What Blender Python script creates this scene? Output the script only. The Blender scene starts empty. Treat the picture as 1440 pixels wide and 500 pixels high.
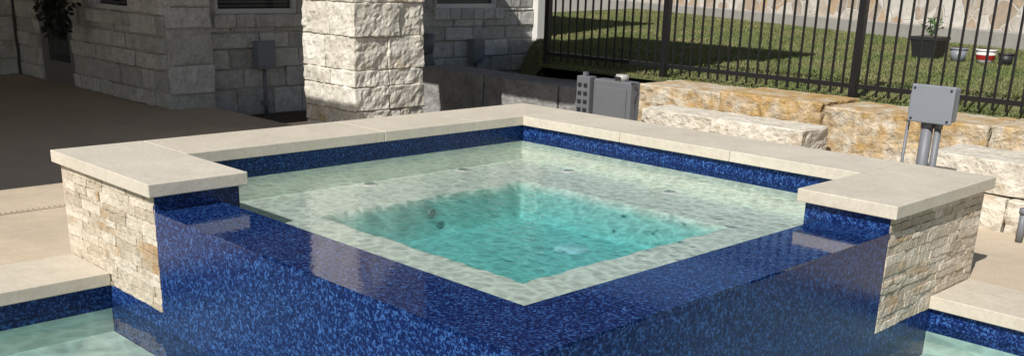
import bpy, bmesh, math, random
import numpy as np
from mathutils import Vector, Matrix, noise
random.seed(7); rng=np.random.default_rng(5)
scn=bpy.context.scene; COL=bpy.context.collection
# ---------------------------------------------------------------- camera
CP=np.array([4.9465,-5.0073,0.8820]); YAW,PIT,ROL,FPX,PY=0.7838,0.3257,0.0288,1416.26,433.0
FW=np.array([-math.sin(YAW)*math.cos(PIT),math.cos(YAW)*math.cos(PIT),-math.sin(PIT)])
_r=np.array([math.cos(YAW),math.sin(YAW),0.]); _u=np.cross(_r,FW)
RT=_r*math.cos(ROL)+_u*math.sin(ROL); UP=-_r*math.sin(ROL)+_u*math.cos(ROL)
cd=bpy.data.cameras.new('camera'); co=bpy.data.objects.new('camera',cd); COL.objects.link(co); scn.camera=co
co.matrix_world=Matrix(((RT[0],UP[0],-FW[0],CP[0]),(RT[1],UP[1],-FW[1],CP[1]),(RT[2],UP[2],-FW[2],CP[2]),(0,0,0,1)))
cd.sensor_width=36; cd.lens=FPX/1440*36; cd.shift_y=(PY-250)/1440; cd.clip_start=.05; cd.clip_end=500
def _ray(x,y): return FW+RT*(x-720)/FPX-UP*(y-PY)/FPX
def onx(x,y,k): d=_ray(x,y); return CP+d*(k-CP[0])/d[0]
def ony(x,y,k): d=_ray(x,y); return CP+d*(k-CP[1])/d[1]
def onz(x,y,k): d=_ray(x,y); return CP+d*(k-CP[2])/d[2]
# ---------------------------------------------------------------- mesh builder
class MB:
    def __init__(s): s.v=[]; s.f=[]; s.t=[]
    def add(s,vs,fs,tone=(.5,.5)):
        o=len(s.v); s.v+= [tuple(v) for v in vs]; s.f+=[tuple(i+o for i in f) for f in fs]; s.t+=[tone]*len(vs)
    def box(s,x0,x1,y0,y1,z0,z1,tone=(.5,.5)):
        vs=[(x,y,z) for z in (z0,z1) for y in (y0,y1) for x in (x0,x1)]
        s.add(vs,[(0,2,3,1),(4,5,7,6),(0,1,5,4),(2,6,7,3),(0,4,6,2),(1,3,7,5)],tone); return s
    def quad(s,a,b,c,d,tone=(.5,.5)): s.add([a,b,c,d],[(0,1,2,3)],tone); return s
    def cyl(s,p0,p1,r0,r1=None,n=16,cap=True,tone=(.5,.5)):
        r1=r0 if r1 is None else r1; p0=Vector(p0); p1=Vector(p1); d=(p1-p0).normalized()
        a=d.orthogonal().normalized(); b=d.cross(a); vs=[]
        for p,r in ((p0,r0),(p1,r1)):
            for i in range(n):
                t=2*math.pi*i/n; vs.append(p+a*math.cos(t)*r+b*math.sin(t)*r)
        fs=[(i,(i+1)%n,n+(i+1)%n,n+i) for i in range(n)]
        if cap: fs+=[tuple(range(n-1,-1,-1)),tuple(range(n,2*n))]
        s.add(vs,fs,tone); return s
    def tube(s,pts,r,n=10):
        for i in range(len(pts)-1): s.cyl(pts[i],pts[i+1],r,r,n)
        return s
    def rough(s,lo,hi,cell=.06,r=.015,amp=.01,tone=(.5,.5),fr=6.,top=1.):
        lo=Vector(lo); hi=Vector(hi); L=hi-lo
        n=[max(2,min(40,int(round(L[i]/cell)))) for i in range(3)]
        r=min(r,min(L)*.45)
        def lat(i):
            k=n[i]; return [lo[i]]+[lo[i]+r+(L[i]-2*r)*j/(k-2) if k>2 else lo[i]+L[i]/2 for j in range(k-1)]+[hi[i]]
        A=[lat(0),lat(1),lat(2)]; m=[len(q)-1 for q in A]; idx={}; vs=[]
        sd=Vector((random.uniform(0,90),random.uniform(0,90),random.uniform(0,90)))
        def V(i,j,k):
            key=(i,j,k)
            if key in idx: return idx[key]
            p=Vector((A[0][i],A[1][j],A[2][k]))
            c=Vector([min(max(p[q],lo[q]+r),hi[q]-r) for q in range(3)]); d=p-c
            if d.length>1e-7:
                d.normalize(); p=c+d*r
                q=(p+sd)*fr
                w=noise.noise(q)*.6+abs(noise.noise(q*1.7))*.7-.2+noise.noise(q*4)*.3
                p=p+d*w*amp*2*(top if abs(d.z)>.8 else 1)
            idx[key]=len(vs); vs.append(p); return idx[key]
        fs=[]
        for ax in range(3):
            b,c=[q for q in range(3) if q!=ax]
            for side in (0,1):
                for i in range(m[b]):
                    for j in range(m[c]):
                        q=[]
                        for (di,dj) in ((0,0),(1,0),(1,1),(0,1)):
                            t=[0,0,0]; t[ax]=m[ax]*side; t[b]=i+di; t[c]=j+dj; q.append(V(*t))
                        flip=(side==0)^(ax==1)
                        fs.append(tuple(q[::-1]) if flip else tuple(q))
        s.add(vs,fs,tone); return s
    def build(s,name,mat,parent=None,smooth=False,bevel=0):
        me=bpy.data.meshes.new(name); me.from_pydata(s.v,[],s.f)
        at=me.attributes.new('tone','FLOAT_COLOR','POINT')
        at.data.foreach_set('color',[c for t in s.t for c in (t[0],t[1],0,1)])
        if smooth: me.polygons.foreach_set('use_smooth',[True]*len(me.polygons))
        me.materials.append(mat); me.update()
        o=bpy.data.objects.new(name,me); COL.objects.link(o)
        if parent: o.parent=parent; o.matrix_parent_inverse=Matrix.Translation(parent.location).inverted()
        if bevel:
            b=o.modifiers.new('bevel','BEVEL'); b.width=bevel; b.segments=2; b.limit_method='ANGLE'
        return o
def tag(o,label,cat,group=None):
    o['label']=label; o['category']=cat
    if group: o['group']=group
    return o
def thing(name,loc,label,cat,group=None):
    o=bpy.data.objects.new(name,None); COL.objects.link(o); o.location=loc; o.empty_display_size=.1
    return tag(o,label,cat,group)
def struct(o,kind='structure'): o['kind']=kind; return o
# ---------------------------------------------------------------- materials
def newmat(name):
    m=bpy.data.materials.new(name); m.use_nodes=True; nt=m.node_tree; return m,nt,nt.nodes['Principled BSDF']
def N(nt,t,**k):
    n=nt.nodes.new(t)
    for a,b in k.items():
        if a in n.inputs: n.inputs[a].default_value=b
        else: setattr(n,a,b)
    return n
def ramp(nt,src,stops):
    r=nt.nodes.new('ShaderNodeValToRGB'); e=r.color_ramp.elements
    while len(e)<len(stops): e.new(.5)
    for q,(p,c) in zip(e,stops): q.position=p; q.color=c if len(c)==4 else (*c,1)
    nt.links.new(src,r.inputs[0]); return r.outputs[0]
def mix(nt,fac,a,b,mode='MIX'):
    n=nt.nodes.new('ShaderNodeMix'); n.data_type='RGBA'; n.blend_type=mode
    for i,s in ((0,fac),(6,a),(7,b)):
        if hasattr(s,'is_linked'): nt.links.new(s,n.inputs[i])
        else: n.inputs[i].default_value=s if i==0 else (*s,1) if len(s)==3 else s
    return n.outputs[2]
def nz(nt,co,scale,detail=4,rough=.6,dist=0):
    n=N(nt,'ShaderNodeTexNoise',Scale=scale,Detail=detail,Roughness=rough,Distortion=dist); nt.links.new(co,n.inputs['Vector']); return n.outputs['Fac']
def geo(nt): return nt.nodes.new('ShaderNodeNewGeometry').outputs['Position']
def bump(nt,b,h,st,d=.01):
    n=N(nt,'ShaderNodeBump',Strength=st,Distance=d); nt.links.new(h,n.inputs['Height']); nt.links.new(n.outputs[0],b.inputs['Normal']); return n
def plain(name,c,rough=.6,metal=0,var=.15,scale=8,bs=.1):
    m,nt,b=newmat(name); g=geo(nt); f=nz(nt,g,scale)
    col=mix(nt,f,[x*(1-var) for x in c],[min(1,x*(1+var)) for x in c]); nt.links.new(col,b.inputs['Base Color'])
    b.inputs['Roughness'].default_value=rough; b.inputs['Metallic'].default_value=metal
    if bs: bump(nt,b,nz(nt,g,scale*12,2),bs,.004)
    return m
def stone(name,dark,light,ochre,och_amt,fine=60,bs=.5,lo=.62,pscale=5,wd=.2):
    m,nt,b=newmat(name); g=geo(nt)
    at=N(nt,'ShaderNodeAttribute',attribute_name='tone'); sp=nt.nodes.new('ShaderNodeSeparateColor'); nt.links.new(at.outputs['Color'],sp.inputs[0])
    base=mix(nt,sp.outputs[0],dark,light)
    n1=nz(nt,g,pscale,5,.65,.4); n2=nz(nt,g,fine,4,.7); n3=nz(nt,g,fine*.3,3,.6)
    ad=N(nt,'ShaderNodeMath',operation='MULTIPLY_ADD'); nt.links.new(sp.outputs[1],ad.inputs[0]); ad.inputs[1].default_value=och_amt; nt.links.new(n1,ad.inputs[2])
    of=ramp(nt,ad.outputs[0],[(lo,(0,0,0)),(lo+wd,(1,1,1))])
    c=mix(nt,of,base,ochre)
    c=mix(nt,1.,c,ramp(nt,n2,[(.3,(.74,.74,.74)),(.6,(1.05,1.05,1.05))]),'MULTIPLY')
    c=mix(nt,1.,c,ramp(nt,n3,[(.3,(.80,.79,.77)),(.6,(1.05,1.05,1.05))]),'MULTIPLY')
    nt.links.new(c,b.inputs['Base Color']); b.inputs['Roughness'].default_value=.9
    h=N(nt,'ShaderNodeMath',operation='ADD'); nt.links.new(n2,h.inputs[0]); nt.links.new(n3,h.inputs[1]); bump(nt,b,h.outputs[0],bs,.02)
    return m
M_wall=stone('house_limestone',(.50,.485,.45),(.72,.70,.65),(.52,.43,.29),.14,34,.6)
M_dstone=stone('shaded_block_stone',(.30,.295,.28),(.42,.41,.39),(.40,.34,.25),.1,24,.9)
M_col=stone('pillar_limestone',(.64,.595,.50),(.78,.74,.65),(.60,.44,.25),.26,38,.55,.66,4,.22)
M_ven=stone('split_face_veneer',(.52,.44,.325),(.74,.655,.53),(.47,.31,.155),.27,70,.55,.70)
M_bold=stone('quarry_block',(.50,.42,.30),(.72,.66,.55),(.50,.325,.13),.30,26,1.,.60,6,.22)
M_mort=plain('mortar',(.50,.47,.42),.95)
def coping_mat():
    m,nt,b=newmat('honed_limestone'); g=geo(nt)
    at=N(nt,'ShaderNodeAttribute',attribute_name='tone'); sp=nt.nodes.new('ShaderNodeSeparateColor'); nt.links.new(at.outputs['Color'],sp.inputs[0])
    base=mix(nt,sp.outputs[0],(.58,.52,.42),(.62,.565,.47))
    n1=nz(nt,g,3,6,.6,.6); n2=nz(nt,g,45,4,.7); n3=nz(nt,g,12,5,.65)
    c=mix(nt,1.,base,ramp(nt,n1,[(.3,(.91,.90,.88)),(.65,(1.03,1.03,1.02))]),'MULTIPLY')
    c=mix(nt,1.,c,ramp(nt,n3,[(.32,(.95,.945,.94)),(.6,(1.02,1.02,1.02))]),'MULTIPLY')
    c=mix(nt,1.,c,ramp(nt,n2,[(.3,(.89,.88,.87)),(.6,(1.03,1.03,1.03))]),'MULTIPLY')
    nt.links.new(c,b.inputs['Base Color']); b.inputs['Roughness'].default_value=.7; bump(nt,b,n2,.3,.004); return m
M_cop=coping_mat()
def tile_mat(name,rough,bumpst,spec,gain):
    m,nt,b=newmat(name); g=geo(nt)
    w=N(nt,'ShaderNodeTexNoise',Scale=70.,Detail=2.); nt.links.new(g,w.inputs['Vector'])
    vm=N(nt,'ShaderNodeVectorMath',operation='MULTIPLY_ADD'); nt.links.new(w.outputs['Color'],vm.inputs[0]); vm.inputs[1].default_value=(.02,.02,.02); nt.links.new(g,vm.inputs[2])
    f=nz(nt,vm.outputs[0],88,3,.72); f2=nz(nt,g,30,3,.6)
    fl=ramp(nt,f,[(.52,(0,0,0)),(.585,(1,1,1))])
    S=lambda c:tuple(x*gain for x in c)
    big=ramp(nt,f2,[(.3,S((.0030,.0095,.058))),(.7,S((.0045,.0155,.085)))])
    bright=ramp(nt,f2,[(.35,S((.020,.062,.23))),(.7,S((.055,.155,.39)))])
    c=mix(nt,fl,big,bright)
    mx=None
    sx=nt.nodes.new('ShaderNodeSeparateXYZ'); nt.links.new(g,sx.inputs[0])
    for k in range(2):
        q=N(nt,'ShaderNodeMath',operation='PINGPONG'); nt.links.new(sx.outputs[k],q.inputs[0]); q.inputs[1].default_value=.1525
        l=N(nt,'ShaderNodeMath',operation='LESS_THAN'); nt.links.new(q.outputs[0],l.inputs[0]); l.inputs[1].default_value=.0010
        if mx is None: mx=l.outputs[0]
        else:
            a=N(nt,'ShaderNodeMath',operation='MAXIMUM'); nt.links.new(mx,a.inputs[0]); nt.links.new(l.outputs[0],a.inputs[1]); mx=a.outputs[0]
    c=mix(nt,mx,c,(.004,.010,.05))
    nt.links.new(c,b.inputs['Base Color']); b.inputs['Roughness'].default_value=rough; b.inputs['IOR'].default_value=1.5; b.inputs['Specular IOR Level'].default_value=spec
    bump(nt,b,nz(nt,g,30,2),bumpst,.004); return m
M_tile=tile_mat('blue_glass_tile',.28,.35,.35,1.1); M_wet=tile_mat('wet_blue_tile',.05,.09,.38,.95)
def basin_mat():
    m,nt,b=newmat('pool_plaster'); g=geo(nt)
    at=N(nt,'ShaderNodeAttribute',attribute_name='tone'); sp=nt.nodes.new('ShaderNodeSeparateColor'); nt.links.new(at.outputs['Color'],sp.inputs[0])
    c=ramp(nt,sp.outputs[0],[(0,(.60,.70,.61)),(.25,(.26,.57,.51)),(1,(.12,.50,.47))])  # water's turquoise tint painted into the plaster, stronger with depth
    c=mix(nt,1.,c,ramp(nt,nz(nt,g,5,4),[(.3,(.94,.94,.94)),(.7,(1.03,1.03,1.03))]),'MULTIPLY')
    nt.links.new(c,b.inputs['Base Color']); b.inputs['Roughness'].default_value=.85; return m
M_plast=basin_mat()
M_pplast=plain('pool_shell_plaster',(.38,.56,.50),.8,var=.08,scale=5,bs=.05)
def deckmat(name,c):
    m,nt,b=newmat(name); g=geo(nt); n1=nz(nt,g,1.3,6,.6,.3); n2=nz(nt,g,160,3,.7); n3=nz(nt,g,14,4)
    cc=mix(nt,1.,c,ramp(nt,n1,[(.3,(.85,.84,.82)),(.7,(1.06,1.05,1.04))]),'MULTIPLY')
    cc=mix(nt,1.,cc,ramp(nt,n2,[(.35,(.74,.74,.74)),(.6,(1.08,1.08,1.08))]),'MULTIPLY')
    cc=mix(nt,1.,cc,ramp(nt,n3,[(.3,(.92,.92,.92)),(.7,(1.04,1.04,1.04))]),'MULTIPLY')
    nt.links.new(cc,b.inputs['Base Color']); b.inputs['Roughness'].default_value=.9; bump(nt,b,n2,.5,.003); return m
M_deck=deckmat('sand_finish_concrete',(.60,.50,.37)); M_conc=deckmat('grey_concrete',(.38,.36,.33))
def watermat(name,k,bs,lo):
    m=bpy.data.materials.new(name); m.use_nodes=True; nt=m.node_tree; nt.nodes.clear(); g=geo(nt)
    o=nt.nodes.new('ShaderNodeOutputMaterial')
    # painted caustics: a fine net of lines in the transparent tint passes more light
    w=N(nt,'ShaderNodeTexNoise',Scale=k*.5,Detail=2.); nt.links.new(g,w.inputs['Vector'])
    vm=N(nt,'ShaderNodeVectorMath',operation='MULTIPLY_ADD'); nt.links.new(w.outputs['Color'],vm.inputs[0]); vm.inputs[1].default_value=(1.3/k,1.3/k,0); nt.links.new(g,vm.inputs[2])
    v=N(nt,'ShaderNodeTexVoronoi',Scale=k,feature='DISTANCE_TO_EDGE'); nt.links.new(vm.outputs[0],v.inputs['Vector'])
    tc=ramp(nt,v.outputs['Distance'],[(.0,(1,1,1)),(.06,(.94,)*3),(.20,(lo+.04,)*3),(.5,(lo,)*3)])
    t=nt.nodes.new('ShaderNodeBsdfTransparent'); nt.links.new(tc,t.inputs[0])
    gl=N(nt,'ShaderNodeBsdfGlossy',Roughness=.01)
    fz=N(nt,'ShaderNodeFresnel',IOR=1.333)
    h1=nz(nt,g,k*1.6,2,.6)
    bm=N(nt,'ShaderNodeBump',Strength=bs,Distance=.02); nt.links.new(h1,bm.inputs['Height'])
    nt.links.new(bm.outputs[0],gl.inputs['Normal'])
    mx=nt.nodes.new('ShaderNodeMixShader'); nt.links.new(fz.outputs[0],mx.inputs[0]); nt.links.new(t.outputs[0],mx.inputs[1]); nt.links.new(gl.outputs[0],mx.inputs[2]); nt.links.new(mx.outputs[0],o.inputs[0]); return m
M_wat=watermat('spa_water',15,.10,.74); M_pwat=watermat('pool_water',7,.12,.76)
M_grey=plain('grey_enamel',(.22,.235,.26),.45,var=.06,scale=20,bs=.03)
M_dgrey=plain('dark_grey_enamel',(.135,.14,.15),.5,var=.08,scale=20,bs=.03)
M_pvc=plain('grey_conduit',(.17,.175,.19),.5,var=.08,bs=.03)
M_black=plain('black_powder_coat',(.010,.010,.011),.35,var=.1,bs=.03)
M_white=plain('white_trim',(.70,.68,.64),.5,var=.05,bs=.03)
M_cap=plain('offwhite_cap',(.38,.37,.34),.5,var=.05,bs=.03)
M_fit=plain('pale_fitting',(.22,.30,.29),.5,var=.05,bs=.03)
M_lens=plain('light_lens',(.24,.60,.64),.3,var=.05,bs=.03)
M_door=plain('taupe_door',(.20,.19,.18),.5,var=.05,bs=.03)
M_slot=plain('drain_slot',(.22,.18,.14),.8,var=.1,bs=.03)
M_dark=plain('dark_plastic',(.02,.02,.022),.5)
M_red=plain('red_plastic',(.35,.02,.02),.4)
M_roof=plain('soffit_paint',(.30,.27,.24),.8)
M_soil=plain('mulch_soil',(.10,.075,.05),.95,var=.5,scale=25,bs=1)
M_glass,nt,b=newmat('window_glass'); b.inputs['Base Color'].default_value=(.02,.025,.03,1); b.inputs['Roughness'].default_value=.05
M_blind=plain('blind_slat',(.10,.11,.10),.6)
M_leaf=plain('plant_leaf',(.05,.10,.025),.6,var=.5,scale=40)
M_dleaf=plain('dark_foliage',(.012,.016,.010),.7,var=.5,scale=40)
def grassmats():
    m,nt,b=newmat('lawn_base'); g=geo(nt); n=nz(nt,g,3,5); n2=nz(nt,g,60,3)
    c=mix(nt,n,(.065,.09,.025),(.13,.14,.05)); c=mix(nt,1.,c,ramp(nt,n2,[(.3,(.6,.6,.6)),(.7,(1.15,1.15,1.1))]),'MULTIPLY'); nt.links.new(c,b.inputs['Base Color']); b.inputs['Roughness'].default_value=1
    m2,nt,b=newmat('grass_blade'); g=geo(nt); at=N(nt,'ShaderNodeAttribute',attribute_name='tone'); sp=nt.nodes.new('ShaderNodeSeparateColor'); nt.links.new(at.outputs['Color'],sp.inputs[0])
    c=mix(nt,sp.outputs[0],(.08,.115,.028),(.19,.22,.07)); c=mix(nt,ramp(nt,nz(nt,g,1.4,4),[(.42,(0,0,0)),(.68,(1,1,1))]),c,(.25,.22,.10)); nt.links.new(c,b.inputs['Base Color']); b.inputs['Roughness'].default_value=.8
    return m,m2
M_lawn,M_blade=grassmats()
def rubble():
    m,nt,b=newmat('rubble_mosaic'); g=geo(nt)
    w=N(nt,'ShaderNodeTexNoise',Scale=2.,Detail=1.); nt.links.new(g,w.inputs['Vector'])
    vm=N(nt,'ShaderNodeVectorMath',operation='MULTIPLY_ADD'); nt.links.new(w.outputs['Color'],vm.inputs[0]); vm.inputs[1].default_value=(.5,.5,.5); nt.links.new(g,vm.inputs[2])
    v=N(nt,'ShaderNodeTexVoronoi',Scale=4.2,feature='DISTANCE_TO_EDGE'); nt.links.new(vm.outputs[0],v.inputs['Vector'])
    v2=N(nt,'ShaderNodeTexVoronoi',Scale=4.2); nt.links.new(vm.outputs[0],v2.inputs['Vector']); sp=nt.nodes.new('ShaderNodeSeparateColor'); nt.links.new(v2.outputs['Color'],sp.inputs[0])
    c=ramp(nt,sp.outputs[0],[(.0,(.52,.44,.34)),(.35,(.68,.64,.57)),(.65,(.40,.34,.28)),(1,(.54,.38,.23))])
    c=mix(nt,1.,c,ramp(nt,nz(nt,g,14,4),[(.3,(.75,.75,.75)),(.7,(1.05,1.05,1.05))]),'MULTIPLY')
    e=ramp(nt,v.outputs['Distance'],[(.015,(0,0,0)),(.045,(1,1,1))]); c=mix(nt,e,(.58,.55,.50),c)
    nt.links.new(c,b.inputs['Base Color']); b.inputs['Roughness'].default_value=.9; bump(nt,b,e,.4,.02); return m
M_rub=rubble()
# ---------------------------------------------------------------- dimensions
A=3.2; B=3.2; W=.463; C1=1.02; C2=1.038; T=.057; O=.035; ZL=-.125; WL=.318; ZD=-.512; E=.48; ZW=-.127; ZP=-.645
GZ=-.66
# ---------------------------------------------------------------- ground, deck
mb=MB()
for (x0,x1,y0,y1) in ((-60,.2,-60,60),(5.2,60,-60,60),(.2,5.2,-60,-5.2),(.2,5.2,-.2,60)):
    mb.quad((x0,y0,GZ),(x1,y0,GZ),(x1,y1,GZ),(x0,y1,GZ))
struct(mb.build('ground',M_soil))
mb=MB()
mb.box(-8.2,.034,-9,.0,-.8,ZD); mb.box(.034,9,-.034,1.12,-.8,ZD); mb.box(4.93,9,-9,-.034,-.8,ZD); mb.box(.034,4.93,-9,-5.03,-.8,ZD)
struct(mb.build('deck',M_deck))
mb=MB()
zz=-1.0; zt=-.685
x0,x1,y0,y1=E-.03,4.55,-4.65,-E+.03
mb.quad((x0,y0,zz),(x1,y0,zz),(x1,y1,zz),(x0,y1,zz))
mb.quad((x0,y0,zz),(x0,-B+O,zz),(x0,-B+O,zt),(x0,y0,zt))
mb.quad((A-O,y1,zz),(x1,y1,zz),(x1,y1,zt),(A-O,y1,zt))
mb.quad((x0,y0,zz),(x1,y0,zz),(x1,y0,zt),(x0,y0,zt)); mb.quad((x1,y0,zz),(x1,y1,zz),(x1,y1,zt),(x1,y0,zt))
mb.box(x0,x0+.5,y0,-B+O-.002,zz,-.80); mb.box(A-O+.002,x1,y1-.5,y1,zz,-.80)
shell=struct(mb.build('pool_basin',M_pplast))
mb=MB()
mb.box(x0-.02,x0,y0,-B+O,zt,-.566); mb.box(A-O,x1,y1,y1+.02,zt,-.566); mb.box(x0,x1,y0-.02,y0,zt,-.566); mb.box(x1,x1+.02,y0,y1,zt,-.566)
ptile=struct(mb.build('pool_waterline',M_tile))
def slab(name,x0,x1,y0,y1,z0,z1,parent=None,t=None,g=.0014):
    m=MB(); m.box(x0+g,x1-g,y0+g,y1-g,z0,z1,(random.random() if t is None else t,.5)); return m.build(name,M_cop,parent,bevel=.004)
pc=thing('pool_coping',(.27,-3.9,ZD),'cream limestone edging slabs of the lower pool, on the left below the stone veneer','coping')
for i in range(3): slab('coping_slab',.05,E,-3.167-.61*(i+1),-3.167-.61*i,-.566,-.505,pc)
pc=thing('pool_coping',(4,-.27,ZD),'cream limestone edging slabs of the lower pool, on the right below the veneer','coping')
for i in range(3): slab('coping_slab',3.167+.61*i,3.167+.61*(i+1),-E,-.05,-.566,-.505,pc)
pc=thing('pool_coping',(4.7,-4.8,ZD),'cream limestone edging slabs on the near side of the lower pool','coping')
for i in range(8): slab('coping_slab',.05+.61*i,.05+.61*(i+1),-5.03,-4.62,-.566,-.505,pc)
for i in range(7): slab('coping_slab',4.52,4.93,-4.62+.61*i,-4.62+.61*(i+1) if i<6 else -.5,-.566,-.505,pc)
# ---------------------------------------------------------------- spa
spa=thing('raised_spa',(1.6,-1.6,ZD),'raised square spa with cream stone coping, blue tiled overflow edge and stacked stone corners','spa')
BX0=W-.03; BX1=A-O-WL; BY0=-B+O+WL; BY1=-W+.03; ZB=ZW-.15; ZF=ZW-.36
m=MB()
m.box(C1-O,BX1,-B+O,BY0,-1.8,ZL-.01); m.box(BX1,A-O,-B+O,-C2+O,-1.8,ZL-.01)
m.box(E-.03,C1-O,-B+O+.001,BY0,-1.8,-.57); m.box(BX1,A-O-.001,-C2+O,-E+.03,-1.8,-.57)
m.box(C1-O-.02,C1-O+.0,-B+O+.004,-B+W-.03,-.57,-T); m.box(A-W+.03,A-O-.004,-C2+O,-C2+O+.02,-.57,-T)
m.box(BX0+.02,C1-O-.02,-B+W-.05,-B+W-.03,-.20,-T); m.box(A-W+.03,A-W+.05,-C2+O+.02,BY1-.02,-.20,-T)
m.box(BX0-.02,BX0,-B+W-.03,BY1+.02,-.16,-T); m.box(BX0,A-W+.03,BY1,BY1+.02,-.16,-T)
m.build('blue_tile',M_tile,spa)
m=MB()
for (xa_,xb_,ya_,yb_) in ((C1-O,A-O,-B+O,BY0),(BX1,A-O,BY0,-C2+O)):
    m.box(xa_,xb_,ya_,yb_,ZL-.0099,ZL)
m.build('overflow_ledge',M_wet,spa)
m=MB()
def ring(m,x0,x1,y0,y1,z0,z1,tone=(0,0)):
    m.quad((x0,y0,z0),(x0,y1,z0),(x0,y1,z1),(x0,y0,z1),tone); m.quad((x1,y0,z0),(x1,y1,z0),(x1,y1,z1),(x1,y0,z1),tone)
    m.quad((x0,y0,z0),(x1,y0,z0),(x1,y0,z1),(x0,y0,z1),tone); m.quad((x0,y1,z0),(x1,y1,z0),(x1,y1,z1),(x0,y1,z1),tone)
e=.001
ring(m,BX0-.001,BX1-e,BY0+e,BY1+.001,ZB-.01,-.1601); m.build('basin_wall',M_plast,spa)
# bench and sunken floor: one rounded plaster surface, split where the floor drops
ix0,ix1,iy0,iy1=BX0+.50,BX1-.53,BY0+.53,BY1-.49
cell=.0125
gx_=np.arange(BX0-.02,BX1+cell,cell); gy_=np.arange(BY0,BY1+.02+cell,cell)
GX,GY=np.meshgrid(gx_,gy_)
WB=.006*np.sin(GX*17+2*np.sin(GY*9))+.004*np.sin(GY*31+1.3*np.sin(GX*13))+.003*np.sin(GX*47+GY*11)
D=np.minimum(np.minimum(GX-ix0,ix1-GX),np.minimum(GY-iy0,iy1-GY))+WB
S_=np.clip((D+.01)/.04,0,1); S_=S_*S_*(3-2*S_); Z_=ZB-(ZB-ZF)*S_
idx=np.arange(GX.size).reshape(GX.shape); F_=np.stack([idx[:-1,:-1],idx[:-1,1:],idx[1:,1:],idx[1:,:-1]],-1)
Vv=np.stack([GX.ravel(),GY.ravel(),Z_.ravel()],1); inn=(D[:-1,:-1]>-.01)
for nm,msk in (('bench',~inn),('spa_floor',inn)):
    ff=F_[msk]; u,inv=np.unique(ff.ravel(),return_inverse=True)
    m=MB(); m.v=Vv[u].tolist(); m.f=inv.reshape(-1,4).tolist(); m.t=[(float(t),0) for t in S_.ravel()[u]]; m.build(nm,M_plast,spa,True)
m=MB(); m.box(O+.03,BX0-.021,-B+O+.03,-O-.03,-.8,-T-.001); m.box(BX0-.021,A-O-.03,BY1+.021,-O-.03,-.8,-T-.001)
m.box(BX0-.021,C1-O-.021,-B+O+.03,-B+W-.051,-.56,-T-.001); m.box(A-W+.051,A-O-.03,-C2+O+.021,BY1+.021,-.56,-T-.001)
m.build('masonry_core',M_mort,spa)
def stacked(m,ax,plane,out,s0,s1,z0,z1):
    z=z0
    while z<z1-.005:
        h=random.choice((.024,.03,.036,.045)); h=min(h,z1-z)
        if z1-z-h<.02: h=z1-z
        s=s0
        while s<s1-.001:
            l=random.uniform(.05,.24)
            if s1-s-l<.06: l=s1-s
            d=random.uniform(0,.008); tn=(random.random(),random.random()**2)
            a,b_=s+.0002,s+l-.0002; lo,hi=(-.03,d-.004)
            p0,p1=sorted((plane+out*lo,plane+out*hi))
            if ax=='x': m.rough((a,p0,z+.0002),(b_,p1,z+h-.0002),.014,.002,.0030,tn,26)
            else: m.rough((p0,a,z+.0002),(p1,b_,z+h-.0002),.014,.002,.0030,tn,26)
            s+=l
        z+=h
m=MB(); stacked(m,'x',-B+O,-1,O,C1-O-.004,-.57,-T); m.build('stone_veneer',M_ven,spa)
m=MB(); stacked(m,'y',A-O,1,-C2+O+.004,-O,-.57,-T); m.build('stone_veneer',M_ven,spa)
m=MB(); m.box(O-.02,O+.03,-B+O+.004,-O,-.57,-T-.001); m.build('side_cladding',M_ven,spa)
m=MB(); m.box(O+.03,A-O-.004,-O-.03,-O+.02,-.57,-T-.001); m.build('side_cladding',M_ven,spa)
def cs(x0,x1,y0,y1): slab('coping_slab',x0,x1,y0,y1,-T,0,spa)
cs(0,C1,-B,-B+W)
for q in ((-B+W,-1.55),(-1.55,0)): cs(0,W,*q)
for q in ((W,1.25),(1.25,2.0),(2.0,A-W)): cs(q[0],q[1],-W,0)
cs(A-W,A,-C2,0)
for (jx,jy) in ((456,242),(585,224),(868,229),(1005,257)):
    p=onz(jx,jy,ZB); x=max(p[0],BX0+.06); y=min(p[1],BY1-.06)
    mm=MB(); mm.cyl((x,y,ZB),(x,y,ZB+.006),.048,.045,24); o=mm.build('return_fitting',M_white,spa)
    mm=MB(); mm.cyl((x,y,ZB+.0065),(x,y,ZB+.008),.033,.031,16); mm.build('nozzle',M_fit,o)
xs_=ix0+.028
mm=MB(); mm.cyl((xs_,-1.63,-.36),(xs_+.006,-1.63,-.36),.026,.024,20); o=mm.build('suction_fitting',M_fit,spa)
p=onz(803,350,ZF)
mm=MB(); mm.cyl((p[0],p[1],ZF-.01),(p[0],p[1],ZF+.006),.11,.08,32); o=mm.build('floor_light',M_lens,spa,True)
# ---------------------------------------------------------------- water
def wavemesh(name,x0,x1,y0,y1,z,cell,mat,ampf,nw=60,seed=1,k0=.09,k1=.45):
    r=np.random.default_rng(seed)
    nx=int((x1-x0)/cell)+1; ny=int((y1-y0)/cell)+1
    X,Y=np.meshgrid(np.linspace(x0,x1,nx),np.linspace(y0,y1,ny)); H=np.zeros_like(X)
    for i in range(nw):
        lam=k0*(k1/k0)**r.random(); k=2*math.pi/lam; th=r.random()*2*math.pi; ph=r.random()*6.28
        H+=.010/k*np.sin(k*(X*math.cos(th)+Y*math.sin(th))+ph)
    H*=ampf(X,Y)
    V=np.stack([X.ravel(),Y.ravel(),(z+H).ravel()],1)
    idx=np.arange(nx*ny).reshape(ny,nx)
    F=np.stack([idx[:-1,:-1],idx[:-1,1:],idx[1:,1:],idx[1:,:-1]],-1).reshape(-1,4)
    me=bpy.data.meshes.new(name); me.from_pydata(V.tolist(),[],F.tolist()); me.polygons.foreach_set('use_smooth',[True]*len(F))
    me.materials.append(mat); me.update(); o=bpy.data.objects.new(name,me); COL.objects.link(o); struct(o); return o
def af(X,Y): return .18+.30*np.exp(-(((X-2.1)**2+(Y+1.4)**2)/1.2))
wavemesh('spa_water',BX0-.01,BX1+.01,BY0-.01,BY1+.01,ZW,.010,M_wat,af,80,1,.030,.11)
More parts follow.
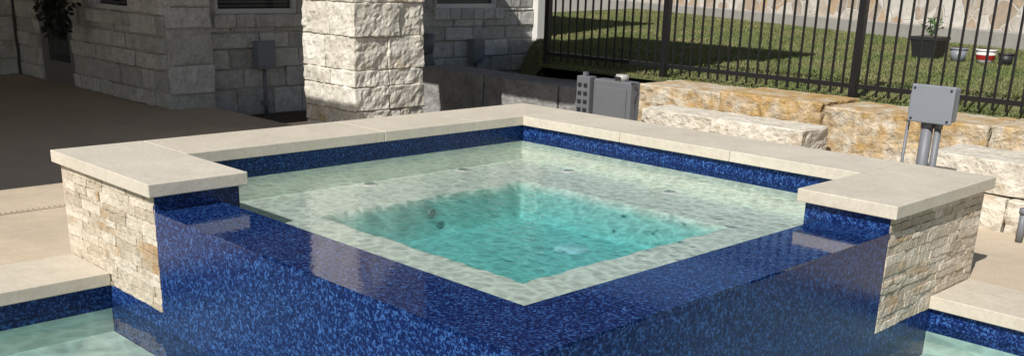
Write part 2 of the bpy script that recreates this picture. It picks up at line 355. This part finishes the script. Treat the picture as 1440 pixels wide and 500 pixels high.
wavemesh('pool_water',E-.04,4.56,-4.66,-E+.04,ZP,.03,M_pwat,lambda X,Y:.5+0*X,60,4,.10,.4)
# ---------------------------------------------------------------- stone walls of the house
def coursed(m,ax,plane,out,s0,s1,z0,z1,openings=(),hs=(.16,.20,.28),ls=(.25,.62),th=.10,cell=.045,r=.012,amp=.009,gap=.006,och=.3):
    brk=sorted(set([z0,z1]+[o[2] for o in openings if z0<o[2]<z1]+[o[3] for o in openings if z0<o[3]<z1]))
    for a,b_ in zip(brk[:-1],brk[1:]):
        z=a
        while z<b_-.005:
            h=random.choice(hs)
            if b_-z-h<min(hs)*.7: h=b_-z
            s=s0
            while s<s1-.001:
                l=random.uniform(*ls)
                if s1-s-l<.15: l=s1-s
                segs=[(s,s+l)]
                for (o0,o1,oz0,oz1) in openings:
                    if z+h/2>oz0 and z+h/2<oz1:
                        ns=[]
                        for (p,q) in segs:
                            if q<=o0 or p>=o1: ns.append((p,q))
                            else:
                                if o0-p>.03: ns.append((p,o0))
                                if q-o1>.03: ns.append((o1,q))
                        segs=ns
                for (p,q) in segs:
                    d=random.uniform(-.008,.025); tn=(random.random(),random.random()*och)
                    w0,w1=sorted((plane-out*th,plane+out*d))
                    if ax=='x': m.rough((p+gap,w0,z+gap),(q-gap,w1,z+h-gap),cell,r,amp,tn,7)
                    else: m.rough((w0,p+gap,z+gap),(w1,q-gap,z+h-gap),cell,r,amp,tn,7)
                s+=l
            z+=h
def backing(m,ax,plane,out,s0,s1,z0,z1,openings=(),d=.022,th=.09):
    ss=sorted(set([s0,s1]+[max(s0,min(s1,v)) for o in openings for v in o[:2]])); zs=sorted(set([z0,z1]+[max(z0,min(z1,v)) for o in openings for v in o[2:]]))
    for a,b_ in zip(ss[:-1],ss[1:]):
        for c,e_ in zip(zs[:-1],zs[1:]):
            if any(o[0]<(a+b_)/2<o[1] and o[2]<(c+e_)/2<o[3] for o in openings): continue
            w0,w1=sorted((plane-out*th,plane-out*d))
            if ax=='x': m.box(a,b_,w0,w1,c,e_)
            else: m.box(w0,w1,a,b_,c,e_)
house=thing('limestone_house',(-6,0,ZD),'white rough limestone house in the shade of its porch, with windows, behind the patio','house')
XP=-4.36; XW=-4.52; YA=-.44; XF=-8.15
top=2.22
yE=onx(747,100,XW)[1]; yP=onx(300,70,XP)[1]
m=MB(); m.box(-12,XW-.12,YA+.12,yE-.02,GZ,3.2); m.box(-12,XF-.12,-9,YA+.12,GZ,3.2); m.box(XW-.12,XP-.1,YA+.12,yP-.02,GZ,2.2); m.build('wall_core',M_mort,house)
wa=[ony(126,14,YA)[0],ony(178,14,YA)[0]]; wz=ony(150,14,YA)[2]
da=[ony(60,95,YA)[0],ony(104,100,YA)[0]]
opA=[(wa[0],wa[1],wz,wz+1.3),(da[0],da[1],ZD,ZD+2.1)]
m=MB(); coursed(m,'x',YA,-1,XF,XP,ZD,top,opA); m.build('stone_wall',M_wall,house)
m=MB(); backing(m,'x',YA,-1,XF,XP-.02,ZD,top,opA); m.build('mortar_bed',M_mort,house)
m=MB(); coursed(m,'y',XP,1,YA+.02,yP,GZ,top,(),(.2,.28,.34),(.35,.5)); m.build('stone_pier',M_wall,house)
m=MB(); backing(m,'y',XP,1,YA+.02,yP,GZ,top); m.build('mortar_bed',M_mort,house)
w1=[max(yP+.03,onx(304,17,XW)[1]),onx(421,17,XW)[1]]; z1_=onx(360,20,XW)[2]
w2=[onx(614,12,XW)[1],onx(702,12,XW)[1]]; z2_=onx(655,12,XW)[2]
opB=[(w1[0],w1[1],z1_,z1_+1.4),(w2[0],w2[1],z2_,z2_+1.4)]
m=MB(); coursed(m,'y',XW,1,yP+.001,yE,GZ,top,opB); m.build('stone_wall',M_wall,house)
m=MB(); backing(m,'y',XW,1,yP+.001,yE,GZ,top,opB); m.build('mortar_bed',M_mort,house)
m=MB(); coursed(m,'y',XF,1,-5,YA-.02,ZD,top,()); m.build('stone_wall',M_wall,house)
m=MB(); backing(m,'y',XF,1,-5,YA-.02,ZD,top,()); m.build('mortar_bed',M_mort,house)
def window(ax,plane,out,s0,s1,z0,z1):
    def bx(m,a,b_,d0,d1,c,e_):
        w0,w1_=sorted((plane+out*d0,plane+out*d1))
        return m.box(a,b_,w0,w1_,c,e_) if ax=='x' else m.box(w0,w1_,a,b_,c,e_)
    m=MB(); f=.05
    bx(m,s0,s1,-.11,-.05,z0,z0+f); bx(m,s0,s1,-.11,-.05,z1-f,z1); bx(m,s0,s0+f,-.11,-.05,z0+f,z1-f); bx(m,s1-f,s1,-.11,-.05,z0+f,z1-f)
    fr=m.build('window',M_white,house,bevel=.004)
    m=MB(); bx(m,s0+f,s1-f,-.105,-.10,z0+f,z1-f); m.build('pane',M_glass,fr)
    m=MB(); z=z0+f+.02
    while z<z1-f-.02: bx(m,s0+f+.01,s1-f-.01,-.099,-.096,z,z+.012); z+=.04
    m.build('blind',M_blind,fr)
    m=MB(); s=s0-(.05 if s0>yP+.1 or ax=='x' else .02)
    while s<s1+.04:
        l=min(random.uniform(.16,.26),s1+.05-s); w0,w1_=sorted((plane-out*.1,plane+out*.04))
        if ax=='x': m.rough((s,w0,z0-.13),(s+l-.006,w1_,z0-.003),.05,.012,.009,(random.random(),.1))
        else: m.rough((w0,s,z0-.13),(w1_,s+l-.006,z0-.003),.05,.012,.009,(random.random(),.1))
        s+=l
    m.build('sill',M_wall,fr)
window('x',YA,-1,wa[0],wa[1],wz,wz+1.3); window('y',XW,1,w1[0],w1[1],z1_,z1_+1.4); window('y',XW,1,w2[0],w2[1],z2_,z2_+1.4)
m=MB(); m.box(da[0],da[1],YA+.02,YA+.07,ZD,ZD+2.1); dr=m.build('door',M_door,house)
m=MB(); m.box(da[0]+.22,da[1]-.12,YA+.012,YA+.019,ZD+.25,ZD+1.9); m.build('pane',M_glass,dr)
m=MB(); m.cyl((da[1]-.06,YA+.02,ZD+1.0),(da[1]-.06,YA-.03,ZD+1.0),.025); m.build('handle',M_dark,dr)
SK=.30; RH=2.24
e1=-1.64+SK*(RH-ZD)
m=MB(); m.box(-12.3,e1,-9,-.12-(RH-ZD),RH,RH+.25); m.build('unseen_porch_roof',M_roof,house)  # out of view; edge and end set by where the patio shadow stops
m=MB(); m.box(-12.3,-3.0,-.12-(RH-ZD)+.002,-.702,RH,RH+.25); m.build('unseen_eave',M_roof,house)  # unseen strip, cut back to shade the wall and leave the pillar sunlit
m=MB(); m.box(-12.3,-.40,-.70,2.2,RH,RH+.25); m.build('unseen_porch_roof',M_roof,house)  # out of view; extent shaped to shade the far blocks, not the pillar
m=MB(); m.box(-3.2,-.25,2.202,3.3,RH,RH+.25); m.build('unseen_eave',M_roof,house)  # unseen piece added to throw shade on the left of the lawn
m=MB(); m.box(-12,-4.3,2.21,5.1,2.9,3.3); m.build('unseen_eave',M_roof,house)
m=MB(); m.box(XW-.1,XW+.08,yE+.002,yE+.17,GZ,2.89); tag(m.build('downspout',M_white,None,bevel=.01),'white square downspout at the sunlit corner of the house, left of the iron fence','downspout')
hp=ony(76,20,YA-.35)
hb=thing('hanging_basket',tuple(hp),'dark trailing basket hanging beside the patio door','plant')
m=MB()
for i in range(320):
    t=random.random(); q=Vector((hp[0]+random.gauss(0,.11)*(1-.5*t),YA-.35+random.gauss(0,.1)*(1-.5*t),hp[2]+.35-.55*t))
    d=Vector((random.gauss(0,1),random.gauss(0,1),random.gauss(0,.6)-1)).normalized()*.08; e_=d.orthogonal().normalized()*.025
    m.quad(q,q+d*.5+e_,q+d,q+d*.5-e_)
m.build('foliage',M_dleaf,hb)
m=MB(); m.cyl((hp[0],YA-.35,hp[2]+.3),(hp[0],YA-.35,2.2),.006); m.build('chain',M_dark,hb)
m=MB(); m.cyl((hp[0],YA-.35,hp[2]+.15),(hp[0],YA-.35,hp[2]+.35),.09,.14,18); m.build('basket',M_dark,hb)
def wallbox(px,py0,py1,w,label):
    a=onx(px,py0,XW+.09); b_=onx(px,py1,XW+.09); y=a[1]; z1=a[2]; z0=b_[2]
    t=thing('meter_box',(XW+.04,y,z0),label,'utility box')
    m=MB(); m.box(XW+.02,XW+.13,y-w/2,y+w/2,z0,z1); bo=m.build('box_body',M_grey,t,bevel=.008)
    m=MB(); m.box(XW+.131,XW+.14,y-w/2-.008,y+w/2+.008,z0+.03,z1+.008); m.build('cover',M_grey,t,bevel=.004)
    m=MB(); m.cyl((XW+.07,y,z0),(XW+.07,y,GZ),.02); m.build('conduit',M_pvc,t,True)
    m=MB(); m.cyl((XW+.02,y,z0-.35),(XW+.10,y,z0-.35),.03,n=10); m.build('clamp',M_pvc,t)
wallbox(371,58,97,.19,'grey meter box on the shaded wall left of the stone pillar')
wallbox(671,55,88,.16,'small grey meter box on the shaded wall right of the stone pillar')
pts=[onx(x,y,XW+.2) for x,y in ((604,48),(600,75),(606,100),(618,122),(632,142),(640,165))]
m=MB(); m.tube([Vector(p) for p in pts],.07,14); tag(m.build('flexible_duct',M_pvc,None,True),'dark curved flexible duct against the shaded wall just right of the pillar','duct')
# pillar
CX,CY,CW=-2.43,-.15,.70
pil=thing('stone_pillar',(CX+CW/2,CY+CW/2,ZD),'sunlit square pillar of rough cream limestone blocks holding the porch roof','pillar')
m=MB(); m.box(CX+.012,CX+CW-.012,CY+.012,CY+CW-.012,ZD,RH-.003); m.build('pillar_core',M_mort,pil)
m=MB(); z=ZD; k=0; zt_=RH-.01
while z<zt_-.01:
    h=random.choice((.13,.19,.26)); h=min(h,zt_-z)
    if zt_-z-h<.1: h=zt_-z
    s=CX+random.choice((.22,.30,.42,.5)); g=.003
    s2=CY+random.choice((.24,.34,.45)); tn=lambda:(random.random(),random.random()**1.5)
    J=lambda:random.uniform(0,.018)
    RR=dict(cell=.022,r=.008,amp=.0105,fr=9)
    X1=CX+CW; Y1=CY+CW
    if k%2==0:
        m.rough((s+g,CY-J(),z+g),(X1+J(),CY+.33,z+h-g),tone=tn(),**RR)
        m.rough((CX-J(),CY-J(),z+g),(s-g,CY+.33,z+h-g),tone=tn(),**RR)
        m.rough((CX+CW-.3,CY+.33+g,z+g),(X1+J(),Y1+J(),z+h-g),tone=tn(),**RR)
        m.rough((CX-J(),CY+.33+g,z+g),(CX+CW-.3-g,Y1+J(),z+h-g),.06,.014,.011,tn(),9)
    else:
        m.rough((CX+CW-.32,CY-J(),z+g),(X1+J(),s2-g,z+h-g),tone=tn(),**RR)
        m.rough((CX+CW-.32,s2+g,z+g),(X1+J(),Y1+J(),z+h-g),tone=tn(),**RR)
        m.rough((CX-J(),CY-J(),z+g),(CX+CW-.32-g,Y1+J(),z+h-g),tone=tn(),**RR)
    z+=h; k+=1
m.build('stone_block_facing',M_col,pil)
# ---------------------------------------------------------------- retaining blocks (each a thing)
def block(x0,x1,y0,y1,z0,z1,tone,label,group=None,amp=.014,cell=.025,mat=None):
    m=MB(); m.rough((x0,y0,z0),(x1,y1,z1),cell,.010,amp,tone,6,top=.3); o=m.build('retaining_block',mat or M_bold)
    tag(o,label,'stone block',group); return o
yu=1.75
xs=[ony(x,150,yu)[0] for x in (897,1014,1158,1300)]
block(xs[0],xs[1]-.005,yu,yu+.55,GZ,-.0,(.5,.6),'orange and cream block below the fence, behind the left end of the long white block')
block(xs[1]+.005,xs[2]-.005,yu-.03,yu+.55,GZ,.02,(.4,.95),'most golden orange block of the upper row, between the long white block and the fence')
block(xs[2]+.01,xs[2]+1.165,yu,yu+.55,GZ,.0,(.45,.75),'orange stained block of the upper row, directly behind the grey junction box')
block(xs[2]+1.18,xs[2]+2.4,yu,yu+.55,GZ,.01,(.5,.6),'cream and orange upper row block at the right edge, right of the junction box')
x=xs[0]
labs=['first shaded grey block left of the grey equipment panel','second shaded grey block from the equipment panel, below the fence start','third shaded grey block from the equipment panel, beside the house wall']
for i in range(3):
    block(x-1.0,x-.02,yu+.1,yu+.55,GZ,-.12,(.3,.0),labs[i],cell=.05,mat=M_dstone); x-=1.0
yl=1.22
x0=ony(901,160,yl)[0]; x1=ony(1129,185,yl)[0]
block(x0,x1,yl,yl+.36,GZ,-.11,(1.,.05),'long white limestone block of the lower row, directly behind the spa coping')
xr=ony(1312,215,yl)[0]
block(xr,xr+1.5,yl-.06,yl+.40,-.31,-.11,(.95,.0),'long pale block lying on top of the lower row at the right photo edge')
block(xr-.1,xr+.52,yl-.12,yl+.40,GZ,-.32,(.9,.1),'pale block at ground level below the long top block, left one of two')
block(xr+.53,xr+1.5,yl-.12,yl+.40,GZ,-.32,(.8,.15),'pale block at ground level at the right photo edge, right one of two')
# ---------------------------------------------------------------- lawn
FY=2.45
fx0=ony(768,110,FY)[0]
def lzs(x,y):
    s=np.clip((-(x-fx0+.05)-(y-FY))/1.414/.35,0,1); return s*s*(3-2*s)
def lzz(x,y): return -.03+.02*(y-2.3)-.58*lzs(x,y)
def onlawn(x,y):
    d=_ray(x,y); t=(CP[2]+.03-.02*(CP[1]-2.3))/(.02*d[1]-d[2]); return CP+d*t
gxs=np.concatenate([np.linspace(-60,-8.5,12),np.linspace(-8,5,105),np.linspace(6,60,14)]); gys=np.concatenate([np.linspace(2.28,12,80),np.linspace(12.5,40,12)])
GX,GY=np.meshgrid(gxs,gys); GZZ=lzz(GX,GY); idx=np.arange(GX.size).reshape(GX.shape)
mb=MB(); mb.add(np.stack([GX.ravel(),GY.ravel(),GZZ.ravel()],1).tolist(),np.stack([idx[:-1,:-1],idx[:-1,1:],idx[1:,1:],idx[1:,:-1]],-1).reshape(-1,4).tolist())
struct(mb.build('lawn',M_lawn,None,True))
ca=onlawn(870,10); cb=onlawn(1440,72); dv=(cb-ca)/np.linalg.norm((cb-ca)[:2]); nv=np.array([-dv[1],dv[0],0])
def along(p,q,off0,off1,z0,z1,m):
    P=[p+nv*off0,q+nv*off0,q+nv*off1,p+nv*off1]
    vs=[(v[0],v[1],z0) for v in P]+[(v[0],v[1],z1) for v in P]
    m.add(vs,[(3,2,1,0),(4,5,6,7),(0,1,5,4),(1,2,6,5),(2,3,7,6),(3,0,4,7)])
pa=ca-dv*6; pb=cb+dv*6
m=MB(); along(pa,pb,0,.6,-.3,cb[2]+.20,m); tag(m.build('concrete_kerb',M_conc,None,bevel=.01),'long grey concrete footing along the foot of the rubble wall beyond the lawn','kerb')
m=MB(); along(pa,pb,.25,.7,-.3,2.0,m); tag(m.build('rubble_wall',M_rub),'pale mosaic rubble stone wall beyond the lawn','wall')
n=220000
gx=rng.uniform(-8,3.6,n); gy=2.36+rng.random(n)**1.3*9.5
side=(gx-ca[0])*nv[0]+(gy-ca[1])*nv[1]; kx=(side<0)&((gx>-4.3)|(gy>5))&(lzs(gx,gy)<.02); gx=gx[kx]; gy=gy[kx]; n=len(gx)
h=rng.uniform(.012,.035,n); th=rng.random(n)*6.28; wd=rng.uniform(.004,.007,n); lx=rng.normal(0,.014,n); ly=rng.normal(0,.014,n)
gz=lzz(gx,gy)
V=np.zeros((n,3,3)); V[:,0]=np.stack([gx-np.cos(th)*wd,gy-np.sin(th)*wd,gz],1); V[:,1]=np.stack([gx+np.cos(th)*wd,gy+np.sin(th)*wd,gz],1); V[:,2]=np.stack([gx+lx,gy+ly,gz+h],1)
me=bpy.data.meshes.new('grass'); me.vertices.add(3*n); me.vertices.foreach_set('co',V.ravel()); me.loops.add(3*n); me.loops.foreach_set('vertex_index',np.arange(3*n)); me.polygons.add(n); me.polygons.foreach_set('loop_start',np.arange(n)*3); me.polygons.foreach_set('loop_total',np.full(n,3)); me.update()
at=me.attributes.new('tone','FLOAT_COLOR','POINT'); tt=np.repeat(rng.random(n),3); at.data.foreach_set('color',np.stack([tt,tt,tt,np.ones(3*n)],1).ravel())
me.materials.append(M_blade); o=bpy.data.objects.new('grass',me); COL.objects.link(o); struct(o,'stuff'); tag(o,'short green lawn grass behind the black iron fence','grass')
# ---------------------------------------------------------------- fence
fz=0.0
fence=thing('iron_fence',(0,FY,fz),'black iron picket fence on top of the limestone retaining blocks','fence')
px=[fx0,-.66,1.17,3.0]
for x in px:
    m=MB(); m.box(x-.027,x+.027,FY-.027,FY+.027,-.1,1.32); po=m.build('post',M_black,fence); m=MB(); m.cyl((x,FY,1.32),(x,FY,1.37),.036,.004,4); m.build('cap',M_black,po)
for z in (.07,1.1,1.25):
    m=MB(); m.box(px[0],px[-1]+.5,FY-.013,FY+.013,z,z+.035); m.build('rail',M_black,fence)
base=None; xx=-.66-.0963*20
while xx<px[-1]+.4:
    if xx>fx0+.03 and min(abs(xx-q) for q in px)>.03:
        if base is None: m=MB(); m.box(-.0072,.0072,-.0072,.0072,.02,1.30); base=m.build('picket',M_black,fence); base.location=(xx,FY,0)
        else: c=base.copy(); COL.objects.link(c); c.location=(xx,FY,0)
    xx+=.0963
# ---------------------------------------------------------------- grey equipment panel behind spa
q0=ony(813,150,.75); q1=ony(888,150,.75); zt=ony(850,110,.75)[2]
ep=thing('equipment_panel',((q0[0]+q1[0])/2,.75,ZD),'grey metal equipment panel with side louvres and a pale capped sensor standing behind the spa','equipment panel')
xa,xb=q0[0],q1[0]; wd_=xb-xa
m=MB(); m.box(xa+wd_*.27,xb-wd_*.03,.75,.86,ZD,zt-.01); body=m.build('cabinet',M_dgrey,ep,bevel=.012)
m=MB(); m.box(xa+wd_*.34,xb-wd_*.10,.741,.749,ZD+.05,zt-.06); m.build('cabinet_door',M_dgrey,ep,bevel=.004)
m=MB(); m.box(xa,xa+wd_*.25,.72,.80,ZD,zt); lv=m.build('louvre_column',M_dgrey,ep,bevel=.006)
for i in range(7):
    z=zt-.05-i*.06
    for sx in (.04,.15): m=MB(); m.box(xa+wd_*sx,xa+wd_*(sx+.06),.712,.7195,z-.025,z); m.build('slot',M_dark,lv)
m=MB(); m.box(xa+wd_*.1,xa+wd_*.16,.73,.76,zt,zt+.03); m.build('hinge',M_dgrey,ep)
cx=xa+wd_*.72
m=MB(); m.cyl((cx,.80,zt-.01),(cx,.80,zt+.035),.05,.045,24); cp=m.build('sensor_cap',M_cap,ep,True)
m=MB(); m.box(cx-.03,cx+.03,.745,.7475,zt+.000,zt+.022); m.build('sensor_label',M_dark,cp)
m=MB(); pts=[Vector((xb-.03,.76,zt-.02)),Vector((xb+.02,.75,zt-.01)),Vector((xb+.045,.75,zt-.06)),Vector((xb+.03,.75,zt-.15)),Vector((xb+.04,.75,ZD))]; m.tube(pts,.005,6); m.build('cable',M_dark,ep,True)
# ---------------------------------------------------------------- junction box
JY=.55
a=ony(1285,118,JY); b_=ony(1338,176,JY); jx0,jx1=a[0],b_[0]; jz0,jz1=ony(1315,172,JY)[2],ony(1315,122,JY)[2]
jb=thing('junction_box',((jx0+jx1)/2,JY,ZD),'grey junction box on upright conduits behind the right end of the spa','junction box')
m=MB(); m.box(jx0+.012,jx1-.012,JY,JY+.09,jz0,jz1); m.build('box_body',M_grey,jb,bevel=.01)
m=MB(); m.box(jx0,jx1,JY-.018,JY-.001,jz0-.008,jz1+.008); cv=m.build('cover',M_grey,jb,bevel=.006)
for sx in (jx0+.02,jx1-.02):
    for sz in (jz0+.012,jz1-.012):
        m=MB(); m.cyl((sx,JY-.019,sz),(sx,JY-.024,sz),.006,n=10); m.build('screw',M_dark,cv)
m=MB(); m.box(jx0-.025,jx0-.0,JY+.03,JY+.07,jz0+.03,jz1-.05); m.build('side_hub',M_grey,jb,bevel=.006)
jw=jx1-jx0
for fx,rr in ((.38,.032),(.63,.019)):
    m=MB(); m.cyl((jx0+jw*fx,JY+.05,ZD),(jx0+jw*fx,JY+.05,jz0),rr); cdt=m.build('conduit',M_pvc,jb,True)
    m=MB(); m.cyl((jx0+jw*fx,JY+.05,jz0-.04),(jx0+jw*fx,JY+.05,jz0-.001),rr+.005); m.build('connector',M_pvc,cdt,True)
m=MB(); m.tube([Vector((jx0-.013,JY+.05,jz0+.04)),Vector((jx0-.02,JY+.05,jz0-.02)),Vector((jx0-.03,JY+.05,ZD))],.009); m.build('thin_conduit',M_pvc,jb,True)
p=ony(1437,315,.95); m=MB(); m.cyl((p[0],.95,ZD),(p[0],.95,p[2]+.06),.02); m.cyl((p[0],.95,p[2]+.06),(p[0],.95,p[2]+.09),.026); tag(m.build('pipe_stub',M_pvc,None,True),'short grey pipe stub standing by the retaining blocks at the right photo edge','pipe')
# ---------------------------------------------------------------- pots on the lawn
def pot(px0,px1,py0,py1,mat,label,plant=False,square=False,band=None):
    c=onlawn((px0+px1)/2,py1); dep=(c-CP)@FW; w=(px1-px0)*dep/FPX; hh=(py1-py0)*dep/FPX*.92
    t=thing('flower_pot' if plant or band else 'pot',tuple(c),label,'pot')
    m=MB(); n=4 if square else 24
    r=w/2*(1.02 if square else 1)
    m.cyl((c[0],c[1],c[2]),(c[0],c[1],c[2]+hh*.85),r*.75,r*.96,n); m.cyl((c[0],c[1],c[2]+hh*.85),(c[0],c[1],c[2]+hh),r,r,n); m.build('pot_body',mat,t,not square)
    m=MB(); m.cyl((c[0],c[1],c[2]+hh),(c[0],c[1],c[2]+hh+.003),r*.9,r*.9,n); m.build('soil',M_soil,t)
    if band:
        m=MB(); m.cyl((c[0],c[1],c[2]+hh*.30),(c[0],c[1],c[2]+hh*.62),r*.86,r*.95,n,False); m.build('band',band,t,True)
    if plant:
        m=MB()
        for i in range(8):
            a0=random.random()*6.28; tip=Vector((c[0]+math.cos(a0)*random.uniform(.03,.13),c[1]+math.sin(a0)*random.uniform(.03,.13),c[2]+hh+random.uniform(.08,.22))); m.tube([Vector((c[0],c[1],c[2]+hh)),tip],.004,5)
            for j in range(6):
                q=Vector((c[0],c[1],c[2]+hh)).lerp(tip,.25+.75*random.random()); dd=Vector((random.gauss(0,1),random.gauss(0,1),random.gauss(.2,.6))).normalized()*.055; ee=dd.orthogonal().normalized()*.014
                m.quad(q,q+dd*.5+ee,q+dd,q+dd*.5-ee)
        m.build('plant',M_leaf,t)
pot(1276,1332,50,82,M_dark,'large black square pot with a leafy plant on the lawn behind the fence',True,True)
pot(1334,1358,66,87,M_grey,'small grey empty pot on the lawn, just right of the big planted pot')
pot(1370,1398,68,90,M_white,'white pot with a red band on the lawn behind the fence',False,False,M_red)
pot(1402,1424,74,92,M_dark,'small black pot on the lawn, rightmost of the row')
p0=onz(0,298,ZD); p1=onz(95,292,ZD)
xd=(p0[0]+p1[0])/2
m=MB(); m.box(xd-.02,xd+.02,-6,-.3,ZD+.002,ZD+.006); dn=tag(m.build('deck_drain',M_deck),'narrow slotted drain strip set in the beige deck left of the spa','drain')
m=MB(); y=-4.2
while y<-1.5: m.box(xd-.007,xd+.007,y,y+.010,ZD+.0065,ZD+.008); y+=.03
m.build('slots',M_slot,dn)
# ---------------------------------------------------------------- light
sv=Vector((-SK,1.01,-1)).normalized()
sl=bpy.data.lights.new('sun','SUN'); so=bpy.data.objects.new('sun',sl); COL.objects.link(so); so.rotation_euler=sv.to_track_quat('-Z','Y').to_euler()
sl.energy=5.0; sl.angle=math.radians(.5); sl.color=(1,.97,.925)
w=bpy.data.worlds.new('World'); scn.world=w; w.use_nodes=True; nt=w.node_tree; bg=nt.nodes['Background']
sk=nt.nodes.new('ShaderNodeTexSky'); sk.sky_type='NISHITA'; sk.sun_disc=False; sk.sun_elevation=math.asin(-sv.z); sk.sun_rotation=math.atan2(-sv.x,-sv.y)
nt.links.new(sk.outputs[0],bg.inputs[0]); bg.inputs[1].default_value=.07
scn.view_settings.view_transform='Standard'; scn.view_settings.look='None'; scn.view_settings.exposure=0
